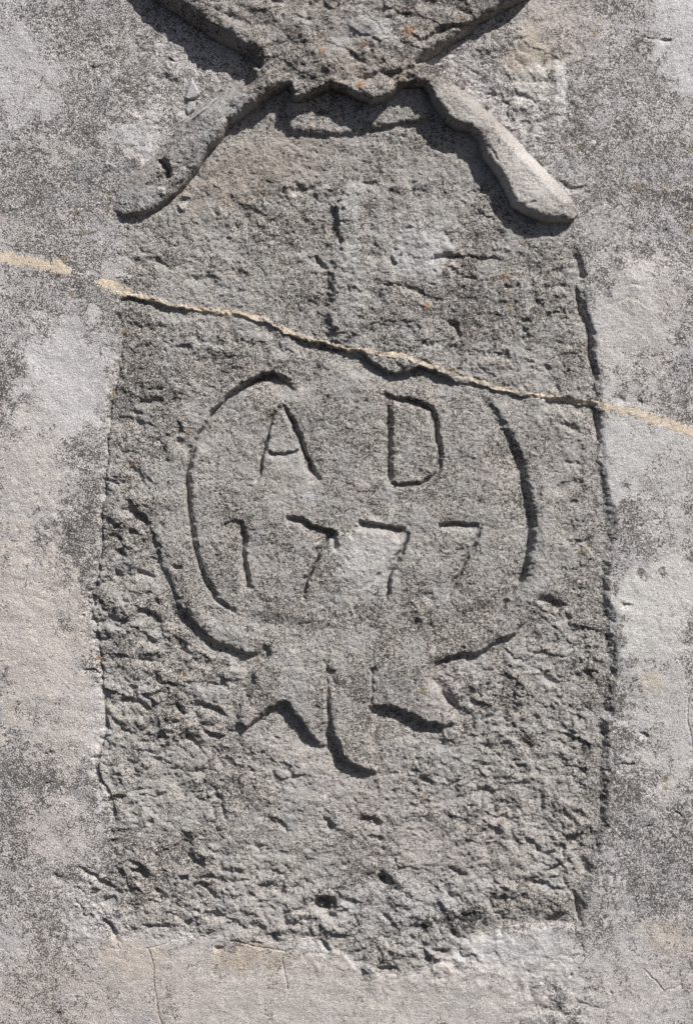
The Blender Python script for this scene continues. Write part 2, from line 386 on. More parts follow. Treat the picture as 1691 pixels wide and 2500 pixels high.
# hacked marks and holes of the lower stone
CUTK = 1.4; CUTW = 2.2
for f, p, d, wl, wr in [
    ('Q5', [(490, 100), (530, 105), (555, 135)], 8, 5, 14), ('Q5', [(565, 98), (600, 92), (630, 98)], 8, 4, 12),
    ('Q5', [(510, 185), (560, 190)], 6, 5, 16), ('Q5', [(620, 180), (650, 185)], 6, 5, 12), ('Q5', [(510, 265), (550, 290)], 7, 5, 16),
    ('Q5', [(610, 262), (660, 285), (700, 295)], 9, 5, 18), ('Q5', [(775, 255), (825, 262)], 8, 4, 14), ('Q5', [(450, 495), (500, 485), (560, 500)], 7, 6, 24),
    ('Q5', [(600, 462), (640, 448), (690, 470), (750, 530)], 7, 6, 26), ('Q5', [(690, 400), (720, 405)], 6, 5, 10), ('Q5', [(640, 545), (680, 575), (710, 600)], 9, 6, 22),
    ('Q5', [(770, 560), (800, 600), (850, 660)], 9, 8, 24), ('Q5', [(880, 700), (920, 685), (960, 690)], 4, 8, 22), ('Q5', [(590, 800), (620, 795)], 8, 6, 8),
    ('Q5', [(500, 850), (600, 860), (700, 905)], 7, 7, 26), ('Q5', [(775, 875), (810, 885), (840, 920)], 9, 5, 14), ('Q5', [(730, 940), (770, 955), (800, 945)], 10, 6, 12),
    ('Q5', [(860, 865), (930, 875), (990, 905), (1030, 935)], 9, 5, 22), ('Q5', [(900, 975), (950, 1010), (1010, 1025)], 9, 5, 18), ('Q5', [(830, 985), (870, 1030), (910, 1060)], 8, 5, 18),
    ('Q5', [(630, 1040), (680, 1045)], 7, 5, 10), ('Q5', [(680, 1120), (740, 1120)], 6, 5, 14), ('Q5', [(1075, 790), (1110, 795), (1120, 880), (1150, 900)], 4, 6, 14),
    ('Q5', [(1470, 710), (1500, 740), (1490, 800)], 8, 9, 10), ('Q5', [(1380, 690), (1440, 700), (1470, 670)], 3, 6, 18), ('Q5', [(980, 760), (1040, 790)], 6, 5, 16),
    ('Q5', [(860, 740), (820, 735)], 4, 5, 10), ('Q5', [(850, 520), (800, 470), (760, 380)], 3, 20, 8),
    ('Q6', [(870, 410), (905, 400), (950, 412), (995, 430)], 9, 6, 22), ('Q6', [(990, 450), (1020, 495)], 5, 6, 16), ('Q6', [(890, 745), (930, 760), (990, 790)], 8, 6, 24),
    ('Q6', [(840, 640), (930, 635)], 5, 5, 18), ('Q6', [(1060, 630), (1110, 638)], 5, 5, 16), ('Q6', [(630, 925), (680, 930)], 6, 4, 12), ('Q6', [(900, 890), (950, 880)], 4, 4, 14),
    ('Q6', [(780, 1035), (830, 1050), (860, 1075)], 8, 6, 22), ('Q6', [(610, 1070), (640, 1050), (660, 1085)], 10, 7, 10),
    ('Q6', [(980, 150), (1060, 130), (1130, 125)], 4, 5, 26), ('Q6', [(310, 410), (360, 380), (405, 410)], 5, 8, 26), ('Q6', [(320, 480), (360, 485)], -4, 10, 10),
    ('Q6', [(115, 700), (130, 740)], 7, 8, 8), ('Q6', [(400, 880), (440, 920)], 4, 10, 20), ('Q6', [(790, 260), (770, 320)], 4, 12, 14),
    ('Q7', [(580, 105), (640, 98)], 6, 5, 12), ('Q7', [(500, 130), (570, 150)], 8, 6, 14), ('Q7', [(660, 240), (700, 235)], 8, 5, 14), ('Q7', [(700, 140), (750, 115)], 6, 5, 14),
    ('Q7', [(960, 125), (1010, 140)], 8, 5, 12), ('Q7', [(570, 450), (630, 470), (670, 495)], 10, 5, 18), ('Q7', [(820, 380), (880, 420), (930, 460)], 7, 6, 22),
    ('Q7', [(800, 490), (840, 510)], 7, 5, 14), ('Q7', [(1150, 210), (1240, 240), (1330, 310)], 6, 6, 22), ('Q7', [(920, 665), (970, 660), (980, 690)], 9, 5, 14),
    ('Q7', [(640, 715), (700, 722), (770, 720)], 8, 4, 8), ('Q7', [(690, 545), (730, 570)], 7, 5, 12), ('Q7', [(340, 440), (400, 470), (480, 530), (540, 560)], 7, 4, 14),
    ('Q7', [(460, 585), (490, 605), (530, 600)], 9, 6, 20), ('Q7', [(450, 680), (490, 710), (520, 765), (540, 790)], 7, 5, 14), ('Q7', [(960, 822), (1010, 815)], 6, 3, 10),
    ('Q7', [(1120, 700), (1160, 715), (1200, 740)], 7, 5, 12), ('Q7', [(1440, 770), (1490, 830)], 5, 4, 10), ('Q7', [(1140, 360), (1210, 350)], 5, 5, 14),
    ('Q7', [(1230, 80), (1340, 40), (1400, 10)], 4, 4, 18), ('Q7', [(560, 560), (650, 545)], 5, 5, 20),
    ('Q8', [(60, 235), (110, 230), (160, 240)], 13, 5, 12), ('Q8', [(130, 245), (165, 270)], 8, 8, 12), ('Q8', [(150, 490), (190, 510), (215, 520)], 12, 8, 14),
    ('Q8', [(580, 110), (640, 100), (690, 130)], 8, 8, 30), ('Q8', [(630, 150), (700, 200)], 5, 8, 20), ('Q8', [(330, 50), (400, 65)], 7, 5, 12), ('Q8', [(570, 55), (600, 85)], 5, 5, 12),
    ('Q8', [(800, 320), (850, 340), (900, 375)], 6, 5, 20), ('Q8', [(900, 390), (970, 385)], 7, 5, 16), ('Q8', [(460, 460), (500, 460), (560, 500)], 7, 5, 18),
    ('Q8', [(800, 525), (900, 525), (960, 560), (1010, 550)], 8, 5, 24), ('Q8', [(1010, 550), (1040, 570), (1045, 640), (1050, 700)], 10, 5, 8), ('Q8', [(900, 690), (960, 690)], 6, 6, 8),
    ('Q8', [(390, 810), (430, 830), (470, 840)], 9, 6, 10), ('Q8', [(360, 850), (385, 880)], 8, 5, 8), ('Q8', [(120, 900), (170, 905), (240, 915)], 8, 4, 8),
    ('Q8', [(450, 740), (500, 750), (525, 790)], 8, 6, 10), ('Q8', [(1060, 400), (1080, 470)], 7, 8, 14), ('Q8', [(640, 340), (650, 400)], 3, 20, 30),
    ('Q8', [(170, 660), (200, 690)], 7, 5, 14), ('Q8', [(100, 310), (190, 325)], 5, 4, 14),
    ('Q7', [(1440, 240), (1480, 245), (1495, 290)], 11, 7, 10), ('Q7', [(1420, 640), (1430, 610), (1450, 600), (1490, 605), (1515, 640)], 22, 7, 15), ('Q7', [(1415, 650), (1440, 630), (1490, 640)], 9, 15, 18),
    ('Q7', [(1390, 640), (1320, 640)], 4, 4, 14), ('Q7', [(1500, 650), (1510, 720)], 5, 7, 8)]:
    cut(f, p, d, wl, wr, 'hole' if d == 22 else None, taper=.3)
for f, x, y, r, dd in [('Q7', 1472, 628, 17, 30), ('Q7', 1485, 660, 14, 10), ('Q8', 110, 245, 11, 10), ('Q8', 180, 508, 12, 14), ('Q7', 1478, 265, 11, 10), ('Q5', 375, 465, 6, 4), ('Q8', 445, 828, 7, 8)]:
    (px, py), = T(f, [(x, y)]); s3 = sub([(px, py)], r * 2)
    q = np.hypot(WX[s3] - (WX - GX)[s3] * .3 - px, GY[s3] - py) / r
    v = (GY[s3] - py) / r
    hh = dd * (1 - sstep(0, 1, q / np.where(v < 0, .8, 1.5)))
    H[s3] -= hh
    if dd == 30:
        m = np.zeros(GX.shape, bool); m[s3] = hh > 6; PARTMASK['hole'] = m
# marks on the wall
CUTK = 1.0; CUTW = 1.2
for f, p, d, wl, wr in [
    ('Q5', [(370, 718), (410, 712), (455, 728)], 7, 3, 14), ('Q5', [(450, 745), (490, 745)], 7, 4, 10), ('Q5', [(190, 1090), (235, 1090)], 4, 4, 10), ('Q8', [(1230, -735), (1300, -730)], 5, 4, 12),
    ('Q6', [(1320, 985), (1345, 1000), (1370, 1020)], 6, 6, 14), ('Q6', [(1240, 1140), (1310, 1140)], 6, 4, 14), ('Q5', [(465, 790), (475, 900), (470, 1010)], 4, 3, 6),
    ('Q1', [(500, 140), (520, 130)], 3, 8, 12), ('Q1', [(760, 270), (800, 280)], 5, 4, 8), ('Q1', [(400, 300), (460, 295)], 4, 4, 10), ('Q1', [(730, 200), (715, 240)], 3, 8, 8),
    ('Q1', [(480, 890), (500, 860), (520, 900)], 3, 7, 14), ('Q2', [(700, 460), (780, 460)], 6, 4, 14), ('Q2', [(610, 500), (650, 490)], 6, 5, 12), ('Q2', [(560, 320), (600, 325)], 5, 4, 12),
    ('Q2', [(770, 140), (800, 135)], 5, 4, 8), ('Q2', [(1420, 180), (1480, 178)], 6, 3, 12), ('Q2', [(1340, 165), (1420, 175)], 3, 3, 10), ('Q2', [(960, 810), (1010, 850), (1090, 845)], 6, 5, 18),
    ('Q4', [(1215, 645), (1270, 660)], 5, 8, 14), ('Q4', [(1320, 660), (1360, 670)], 4, 6, 12), ('Q8', [(1330, 280), (1390, 250)], 4, 5, 12), ('Q8', [(1470, 190), (1520, 205)], 5, 4, 10),
    ('Q7', [(210, 60), (240, 70)], 5, 4, 10), ('Q7', [(230, 475), (300, 510)], 4, 6, 14), ('Q7', [(250, 1100), (275, 1110)], 5, 4, 10), ('Q8', [(1010, 930), (1030, 935)], 6, 5, 8),
    ('Q8', [(1020, 1040), (1090, 1070), (1190, 1080)], 3, 5, 14), ('Q8', [(980, 970), (1010, 1000)], 3, 8, 14), ('Q8', [(1190, 1000), (1205, 1020)], 4, 4, 8),
    ('Q2', [(600, 960), (680, 990)], 3, 6, 14), ('Q2', [(1180, 900), (1200, 930)], 3, 6, 10), ('Q2', [(830, 720), (900, 760)], 4, 6, 16)]:
    cut(f, p, d, wl, wr, taper=.3)

cut('D', [(q[0] + 3, q[1]) for q in slab if q[0] < 300 and 700 < q[1] < 1900], 6, 13, 4, taper=.05)
cracks = [T('Q7', [(665, 810), (690, 870), (695, 960), (705, 1040), (712, 1100), (728, 1156), (740, 1220)]), T('Q7', [(1275, 860), (1285, 930), (1297, 1000)]),
          T('Q7', [(665, 815), (740, 800), (790, 770)]), T('Q8', [(1340, 900), (1400, 960), (1440, 1000)]), T('Q8', [(1520, 970), (1440, 1002), (1400, 1060), (1360, 1130)]),
          T('Q6', [(1562, 790), (1540, 860), (1545, 960), (1560, 1010), (1568, 1100)]), T('Q7', [(1040, 780), (1140, 800), (1280, 832), (1310, 820)])]
crack_m = []
for cr in cracks:
    p = smooth_path(cr, 2); s3 = sub(p, 12)
    d, _, t = pline(.5 * GX[s3] + .5 * WX[s3], .5 * GY[s3] + .5 * WY[s3], p)
    H[s3] -= 2.2 * (1 - sstep(0, 2.0, d)) * np.where((t <= 0) | (t >= 1), 0, 1)
    m = np.zeros(GX.shape, bool); m[s3] = (d < 1.6) & (t > 0) & (t < 1); crack_m.append(m)

# mortar lines
mortar = [(T('Q3', [(-80, -20), (0, 5), (90, 18), (180, 38), (250, 48), (305, 68)]), 14, 1), (T('Q3', [(455, 118), (530, 142), (580, 168)]), 12, 1),
          (T('Q3', [(575, 172), (680, 190), (750, 213), (850, 232), (950, 249), (1040, 255), (1120, 268), (1190, 286), (1240, 312), (1330, 356), (1430, 386), (1570, 418), (1640, 428)]), 6.3, 0),
          (T('Q4', [(80, 426), (180, 443), (270, 456), (340, 480), (400, 500), (450, 518), (520, 545), (600, 570), (700, 600), (820, 628), (940, 640), (1050, 655), (1130, 672)]), 6.3, 0),
          (T('Q4', [(1130, 670), (1230, 695), (1320, 715), (1400, 740), (1480, 768), (1572, 798), (1660, 830)]), 13, 1)]
mortar_m = []; mortar_all = np.zeros(GX.shape)
for p, hw, k in mortar:
    p = smooth_path(p, 1); s3 = sub(p, 20)
    d, _, t = pline(.5 * GX[s3] + .5 * WX[s3], .5 * GY[s3] + .5 * WY[s3], p)
    hw2 = hw * (1 + .55 * fbm(GX[s3], GY[s3], 26, 77, 4, .75))
    if k: hw2 = hw2 * (.6 + .45 * sstep(0, .4, t)) if p[0][0] > 900 else hw2
    f = (1 - sstep(.7, 1.05, d / np.maximum(hw2, 1))) * np.maximum(k, sstep(-.75, -.35, fbm(GX[s3], GY[s3], 24, 79, 3)))
    mortar_all[s3] = np.maximum(mortar_all[s3], f); H[s3] += (1.2 if not k else .8) * f
    m = np.zeros(GX.shape, bool); m[s3] = f > .45; mortar_m.append((m, k))

# ------------------------------------------------------------ the carving above
mound = 8 * np.exp(-(((xx - 320) / 110) ** 2 + ((yy - 350) / 120) ** 2))
H += mound * np.where(in_rel, 1, (1 - sstep(-12, 4, sd_slab)) * sstep(500, 440, yy))
armz = np.zeros(GX.shape); armz[s] = np.clip(isL + isR, 0, 1)
H = np.where(in_rel, H * (.4 + .6 * armz) + relh, H)
rock = np.where(in_rel, sstep(4, 40, relh), 0)
armf = np.zeros(GX.shape); armf[s] = np.clip(.55 * isL + .9 * isR, 0, 1)
H += rock * (9 * fbm(xx, yy, 80, 51, 4) + chips(WX, WY, 60, 61, .06)) * (1 - armf)
for f, p, d, wl, wr in [
    ('Q2', [(290, 185), (330, 205), (370, 205), (410, 170), (480, 140), (600, 125)], 14, 7, 30), ('Q2', [(100, 180), (130, 130), (190, 95), (240, 110), (260, 150)], -9, 14, 50),
    ('Q2', [(150, 350), (200, 355), (260, 320)], 8, 5, 18), ('Q2', [(40, 380), (110, 370), (170, 352)], 6, 6, 20), ('Q2', [(0, 250), (60, 300), (120, 330)], 5, 10, 20),
    ('C3', [(580, 125), (640, 122), (690, 90)], 7, 5, 14), ('C3', [(650, 175), (690, 150), (760, 175)], 5, 8, 10), ('Q1', [(870, 110), (960, 140), (1060, 190)], 7, 6, 18),
    ('Q1', [(1290, 80), (1380, 120), (1440, 110)], 5, 6, 22), ('Q1', [(1140, 0), (1240, 30), (1330, 20)], 7, 7, 30), ('Q1', [(1380, 10), (1400, 50), (1420, 20)], 8, 8, 14),
    ('Q1', [(1310, 440), (1350, 430), (1380, 400)], 7, 5, 16), ('Q1', [(1190, 250), (1260, 210), (1320, 190)], 6, 8, 30), ('Q2', [(0, 50), (90, 40), (140, 60)], 5, 6, 24),
    ('Q2', [(500, 60), (560, 100), (600, 60)], 7, 9, 20), ('Q1', [(1000, 90), (1090, 110), (1150, 150)], 5, 6, 24), ('Q2', [(330, 20), (420, 60), (500, 50)], 4, 10, 24),
    ('Q1', [(850, 640), (880, 700), (870, 760)], 3, 10, 16), ('Q1', [(600, 870), (680, 850), (740, 820)], 4, 10, 22), ('Q1', [(780, 870), (840, 820), (880, 760)], 5, 8, 14),
    ('Q2', [(620, 640), (650, 700), (700, 760)], 4, 8, 10), ('Q2', [(760, 960), (830, 930), (880, 920)], 3, 6, 30), ('Q2', [(860, 1000), (900, 980), (1000, 985)], 2, 8, 20)]:
    cut(f, p, d, wl, wr, taper=.3)
# socket through the left arm
cut('Q1', [(725, 725), (740, 745), (755, 775), (765, 815)], 26, 11, 12, 'socket', taper=.12)
cut('Q1', [(715, 715), (720, 740), (735, 790)], -3, 8, 8)

# small lumps: (frame, x, y, radius, height)
for f, x, y, r, hh in [('Q1', 825, 935, 14, 14), ('Q1', 840, 880, 8, 8), ('Q1', 735, 870, 14, 6), ('Q1', 720, 215, 14, 5), ('Q1', 505, 145, 12, 5), ('Q1', 745, 1060, 14, 5), ('C4', 620, 468, 8, 8),
                       ('C4', 305, 375, 14, 5), ('C4', 1095, 400, 9, 4), ('Q4', 870, 735, 12, 6), ('C4', 860, 400, 12, 5), ('C4', 890, 490, 10, 5), ('C4', 600, 570, 12, 5), ('Q7', 1463, 135, 9, 5),
                       ('Q3', 888, 483, 7, 3), ('Q3', 770, 565, 9, 4), ('Q6', 335, 475, 8, 6), ('Q6', 120, 500, 10, 3), ('C4', 1150, 405, 6, 3), ('Q3', 1275, 395, 8, 3), ('Q3', 600, 400, 10, 3),
                       ('C1', 900, 372, 8, 3), ('C1', 1432, 228, 13, 4), ('Q2', 1122, 645, 7, 3), ('C2', 545, 300, 8, 2), ('C2', 635, 465, 9, 5), ('C2', 950, 475, 14, 4)]:
    (px, py), = T(f, [(x, y)]); s3 = sub([(px, py)], r * 1.6)
    q = np.hypot(GX[s3] - px, GY[s3] - py) + .8 * (WX[s3] - GX[s3])
    H[s3] += .55 * hh * (1 - sstep(.3, 1.05, q / r))

# cement smears by the left arm and on the wall at the right
smears = [T('Q1', [(865, 345), (880, 375), (908, 425), (885, 448), (850, 455), (835, 440), (850, 400)]), T('Q1', [(850, 458), (885, 462), (878, 500), (850, 520), (838, 500)]),
          T('Q1', [(832, 545), (880, 520), (930, 490), (975, 445), (990, 450), (940, 505), (890, 545), (840, 556)]),
          T('Q8', [(1138, 490), (1155, 488), (1160, 528), (1142, 530)]), T('Q8', [(1182, 480), (1205, 478), (1205, 530), (1185, 535)]), T('Q8', [(1215, 478), (1240, 480), (1238, 530), (1222, 538)]),
          T('Q8', [(1245, 495), (1262, 500), (1265, 540), (1250, 540)])]
smear_m = []; smear_all = np.zeros(GX.shape)
for k, p in enumerate(smears):
    s3 = sub(p, 8); d = sdf(.7 * GX[s3] + .3 * WX[s3], .7 * GY[s3] + .3 * WY[s3], p)
    f = sstep(-.5, 2.5, d)
    cx0 = np.mean([q[0] for q in p]); cy0 = np.mean([q[1] for q in p])
    H[s3] += (8.0 if k < 3 else 2.0) * f + f * (.22 if k < 3 else .02) * ((GX[s3] - cx0) + .25 * (GY[s3] - cy0))
    smear_all[s3] = np.maximum(smear_all[s3], f)
    m = np.zeros(GX.shape, bool); m[s3] = f > .5; smear_m.append(m)

# ------------------------------------------------------------ roughness
med = smooth_path([(285, 1130), (340, 1190), (370, 1300), (400, 1385), (445, 1445), (520, 1485), (590, 1492), (700, 1505), (850, 1505), (985, 1512), (1060, 1492), (1110, 1480), (1180, 1440), (1240, 1360),
       (1270, 1250), (1265, 1050), (1225, 950), (1120, 890), (1040, 880), (960, 860), (900, 860), (840, 840), (790, 810), (720, 800), (715, 850), (640, 845), (560, 850), (470, 930), (420, 1020), (390, 1100), (330, 1100), (285, 1130)], 1)
s4 = sub(med, 60); sd_med = np.full(GX.shape, -200.0); sd_med[s4] = sdf(WX[s4], WY[s4], med)
calm = sstep(-38, 8, sd_med)
low = sstep(1250, 1500, yy)
redge = sstep(-14, 0, sd_slab) * sstep(34, 16, sd_slab) * (xx > 1000)
rg = slabm * (1 - .6 * redge) * (.30 + .34 * low * (1 - .15 * sstep(900, 1100, xx))) * (1 - .80 * calm)
rg = np.maximum(rg, slabm * .46 * sstep(430, 330, xx) * sstep(850, 1100, yy))
rg *= 1 - .85 * np.exp(-(((xx - 780) / 240) ** 2 + ((yy - 1620) / 130) ** 2) ** 2)
rg *= 1 - .45 * np.exp(-(((xx - 700) / 200) ** 2 + ((yy - 1800) / 70) ** 2))
rg *= 1 - .5 * np.exp(-(((xx - 790) / 300) ** 2 + ((yy - 1910) / 170) ** 2))
rg *= 1 - .95 * cal_t
rg *= .8 + .5 * fbm(xx, yy, 150, 71, 2)
rg *= 1 - .5 * sstep(440, 340, yy)
pitz = np.zeros(GX.shape)
for x, y, rx_, ry_, v in [(520, 170, 130, 110, .22), (340, 250, 120, 150, .22), (1110, 190, 180, 140, .3), (1000, 260, 260, 110, .12), (230, 2050, 70, 90, .5), (950, 2160, 190, 60, .6), (1250, 2260, 70, 90, .35), (1230, 330, 90, 120, .2),
                         (1390, 1740, 60, 160, .2), (1450, 560, 90, 160, .12), (150, 1240, 110, 120, .1), (1300, 1990, 90, 60, .2)]:
    pitz += v * np.exp(-(((xx - x) / rx_) ** 2 + ((yy - y) / ry_) ** 2))
rg = rg + (1 - slabm) * (.05 + pitz)
rg = np.where(in_rel, (.15 * sstep(2, 20, relh) + .08) * (1 - .55 * armf), rg)
rg *= 1 - .8 * np.clip(mortar_all + smear_all, 0, 1)
armpale = np.clip(1.3 * np.exp(-(((xx - 1185) / 85) ** 2 + ((yy - 410) / 105) ** 2)), 0, 1) * in_rel
rg *= 1 - .75 * armpale
JX = WX + 4 * fbm(xx, yy, 18, 81, 2); JY = WY + 4 * fbm(xx, yy, 18, 91, 2)
H += rg * (chips(JX, JY, 64, 101, .10) + hum(JX, JY, 62, 103, .5) * .55 + hum(JX, JY, 37, 104, -.35) * .42 + hum(JX, JY, 21, 105, 1.1) * .24 - 10) * .76
H += rg * (chips(JX, JY, 29, 111, .09, -.5) + 5 * fbm(xx, yy, 48, 107, 3))
H += ((rg + .14 * slabm) * 1.0 + .02) * chips(JX, JY, 12, 121, .16, .2, 1.2) + (.25 + .9 * slabm + .5 * rg) * .9 * fbm(xx, yy, 9, 127, 2)
H += (rg * .6 + .05) * 3.2 * fbm(xx, yy, 16, 131, 3)
H += slabm * (~in_rel) * 7 * np.exp(-((sd_med - 36) / 24) ** 2) * sstep(980, 1150, yy) * (1 - .8 * np.exp(-((xx - 790) / 190) ** 2) * (yy > 1350))
grain = .55 + .65 * slabm + .35 * rg + .4 * in_rel
grain = grain * (1 - .5 * armpale)
grain *= 1 - .7 * np.clip(smear_all, 0, 1)
grain *= 1 - .45 * sstep(2060, 2200, yy) * (1 - slabm)
H += grain * .34 * perlin(xx / 4.6, yy / 4.6, 141) + grain * .62 * perlin(xx / 2.6, yy / 2.6, 142)
H += slabm * (~in_rel) * (2.6 * fbm(xx, yy, 64, 145, 3, .6) + .9 * fbm(JX, JY, 17, 146, 2) - 1.6 * sstep(.35, .75, perlin(JX / 15, JY / 11, 147)))
# little pits
pn = perlin(xx / 7.0, yy / 7.0, 151)
H -= 2.4 * sstep(.55, .85, pn) * (grain + .1)
nB_ = fbm(xx, yy, 70, 311, 2)
# fine horizontal drag of the float in the plaster below
H += (1 - slabm) * sstep(2040, 2150, yy) * .25 * fbm(xx / 7 + 8 * nB_, yy, 6, 161, 3) + (1 - slabm) * .6 * fbm(xx, yy, 34, 163, 3)

# ------------------------------------------------------------ colour of the stone itself and how much black crust grows on it
def blob(x, y, rx_, ry_, rot=0, soft=.5, nz=.45, seed=0, sc_=55):
    R_ = max(rx_, ry_) * (1 + soft + 1.2 * nz)
    w_ = sub([(x, y)], R_); X_ = xx[w_]; Y_ = yy[w_]
    ca, sa = math.cos(math.radians(rot)), math.sin(math.radians(rot))
    u = ((X_ - x) * ca + (Y_ - y) * sa) / rx_; v = (-(X_ - x) * sa + (Y_ - y) * ca) / ry_
    r = np.sqrt(u * u + v * v) + .12 * nz * fbm(X_, Y_, 9, 900 + seed, 2) + nz * fbm(X_ + 31 * seed, Y_ - 17 * seed, sc_, 200 + seed, 4, .6)
    out = np.zeros(GX.shape, np.float32)
    out[w_] = sstep(1 + soft, 1 - soft, r)
    return out

col = np.empty(GX.shape + (3,), np.float32)
wall_c = np.array([.58, .545, .523]); stone_c = np.array([.52, .490, .455]); rock_c = np.array([.43, .395, .365])
sm = slabm[..., None]
col[:] = wall_c * (1 - sm) + stone_c * sm
col = np.where(in_rel[..., None], rock_c, col).astype(np.float32)
def tint(m, c): 
    global col
    col = col * (1 - m[..., None]) + np.array(c, np.float32) * m[..., None]
nA = fbm(xx, yy, 190, 301, 5, .6); nB = fbm(xx, yy, 70, 311, 4, .6); nC = fbm(xx, yy, 26, 321, 3, .6)
col *= (1 + .10 * nB + .09 * nC)[..., None]
tint(.35 * sstep(.0, .5, nA), (.56, .50, .45))            # pinkish
tint(.25 * sstep(.0, .5, -nB), (.50, .51, .52))            # bluish
g = np.where(in_rel, .50, (.47 - .04 * sstep(1500, 1700, yy)) * slabm + .56 * (1 - slabm)) + .22 * nA + .22 * nB + .13 * nC
off = 1 - np.clip(slabm + in_rel, 0, 1)
g += off * (-.22 * sstep(1950, 2200, yy) + .05)
def G(m, v, only=None):
    global g
    g = g + v * m * (1 if only is None else only)
wallo = off
# clean or lime-washed patches: x, y, rx, ry, rot, crust change, tint or None
i = 0
for x, y, rx_, ry_, rot, dv, c, tv in [
    (170, 850, 105, 135, 15, -.42, (.62, .61, .60), .6), (70, 1080, 70, 150, 0, -.26, (.58, .54, .50), .5), (60, 1420, 150, 190, 0, -.30, (.58, .53, .475), .7), (150, 1640, 90, 110, 0, -.25, (.58, .54, .50), .6),
    (225, 1650, 22, 130, 3, -.2, (.63, .61, .59), .7), (238, 1800, 14, 70, 8, -.3, (.63, .61, .59), .8), (60, 1900, 150, 90, 0, -.16, (.56, .51, .47), .4), (40, 110, 80, 150, 0, -.22, (.60, .59, .585), .5), (280, 100, 60, 50, 0, -.15, (.56, .53, .50), .4),
    (1545, 60, 60, 130, 0, -.38, (.64, .63, .62), .8), (1240, 60, 110, 100, 20, -.10, (.52, .46, .40), .5), (1200, 130, 48, 62, 0, -.40, (.50, .44, .37), .85), (1225, 200, 50, 45, 0, -.22, (.60, .58, .54), .7), (1272, 200, 12, 75, 0, -.3, (.63, .62, .60), .8),
    (1470, 680, 90, 90, 0, -.22, (.58, .54, .51), .5), (1430, 760, 85, 150, 10, -.3, (.58, .56, .53), .5), (1410, 1010, 60, 115, 0, -.36, (.62, .61, .59), .6), (1500, 1060, 90, 110, 0, -.22, (.60, .59, .57), .5),
    (1468, 1385, 84, 95, 30, -.60, (.66, .64, .60), 1.0), (1545, 1330, 60, 60, 0, -.3, (.62, .60, .57), .7), (1500, 1620, 80, 130, 0, -.28, (.60, .585, .56), .6), (1480, 1545, 26, 20, -20, -.3, (.60, .53, .42), .9),
    (1520, 1560, 60, 300, 0, -.1, (.58, .55, .52), .3), (1230, 2180, 130, 50, 0, -.25, (.62, .61, .59), .5), (1100, 2150, 110, 26, -8, -.3, (.62, .61, .60), .7), (500, 2240, 500, 90, 0, -.10, (.56, .51, .465), .7),
    (900, 2280, 400, 70, 0, -.12, (.57, .535, .50), .7), (560, 2170, 70, 34, -8, -.1, (.50, .42, .32), .55), (300, 2170, 80, 40, 10, -.1, (.54, .46, .38), .45), (1520, 2120, 60, 40, 0, -.15, (.56, .49, .40), .5),
    (1440, 2250, 130, 70, 0, -.15, (.56, .53, .50), .5), (720, 2135, 45, 24, 10, -.35, (.62, .61, .60), .8), (360, 2125, 80, 12, 0, -.3, (.62, .60, .57), .8), (265, 640, 40, 40, 0, -.12, (.56, .53, .49), .3),
    (110, 130, 40, 40, 0, -.1, (.57, .55, .53), .3), (330, 300, 75, 60, 20, -.2, (.58, .57, .56), .5), (140, 335, 70, 30, 20, -.22, (.57, .54, .50), .5), (40, 500, 60, 80, 0, -.12, (.56, .52, .49), .3), (1400, 480, 90, 120, 0, -.06, (.54, .51, .48), .3)]:
    i += 1; m = blob(x, y, rx_, ry_, rot, .30, .62, i, 42) * wallo
    G(m, dv * 1.45); tint((tv * m).astype(np.float32), c)
for x, y, rx_, ry_, rot, dv in [
    (120, 60, 60, 60, 0, .16), (170, 440, 150, 150, 0, .10), (240, 130, 40, 240, 0, .10), (190, 1290, 60, 130, 0, .26), (120, 1230, 50, 50, 0, .12), (20, 1800, 70, 70, 0, .25), (110, 1770, 100, 22, 5, .25), (200, 1530, 60, 22, -10, .25),
    (270, 2000, 70, 60, 0, .12), (110, 1970, 60, 20, 5, .30), (20, 1930, 40, 60, 0, .2), (1390, 420, 110, 200, 0, .14), (1540, 450, 60, 160, 0, .10), (1420, 1180, 40, 60, 0, .10), (1500, 1290, 90, 26, -10, .10), (1420, 1520, 50, 130, 0, .20),
    (1500, 1690, 26, 60, 0, .28), (1470, 1930, 110, 130, 20, .20), (1400, 1800, 60, 100, 0, .12), (1470, 2030, 80, 26, 0, .28), (1330, 2150, 30, 40, 30, .30), (1280, 2260, 60, 80, 0, .30), (1120, 2160, 26, 40, 0, .2), (1540, 2120, 26, 34, 0, .25),
    (130, 2290, 60, 22, 30, .3), (1010, 300, 90, 60, 0, .06), (1240, 450, 60, 60, 0, .10), (1030, 2290, 40, 20, 0, .2), (60, 600, 30, 200, 0, .1), (200, 660, 50, 90, 0, .08), (300, 420, 70, 60, 0, .12), (1360, 620, 40, 50, 0, .14)]:
    i += 1; G(blob(x, y, rx_, ry_, rot, .8, .8, i), dv * .9, wallo)
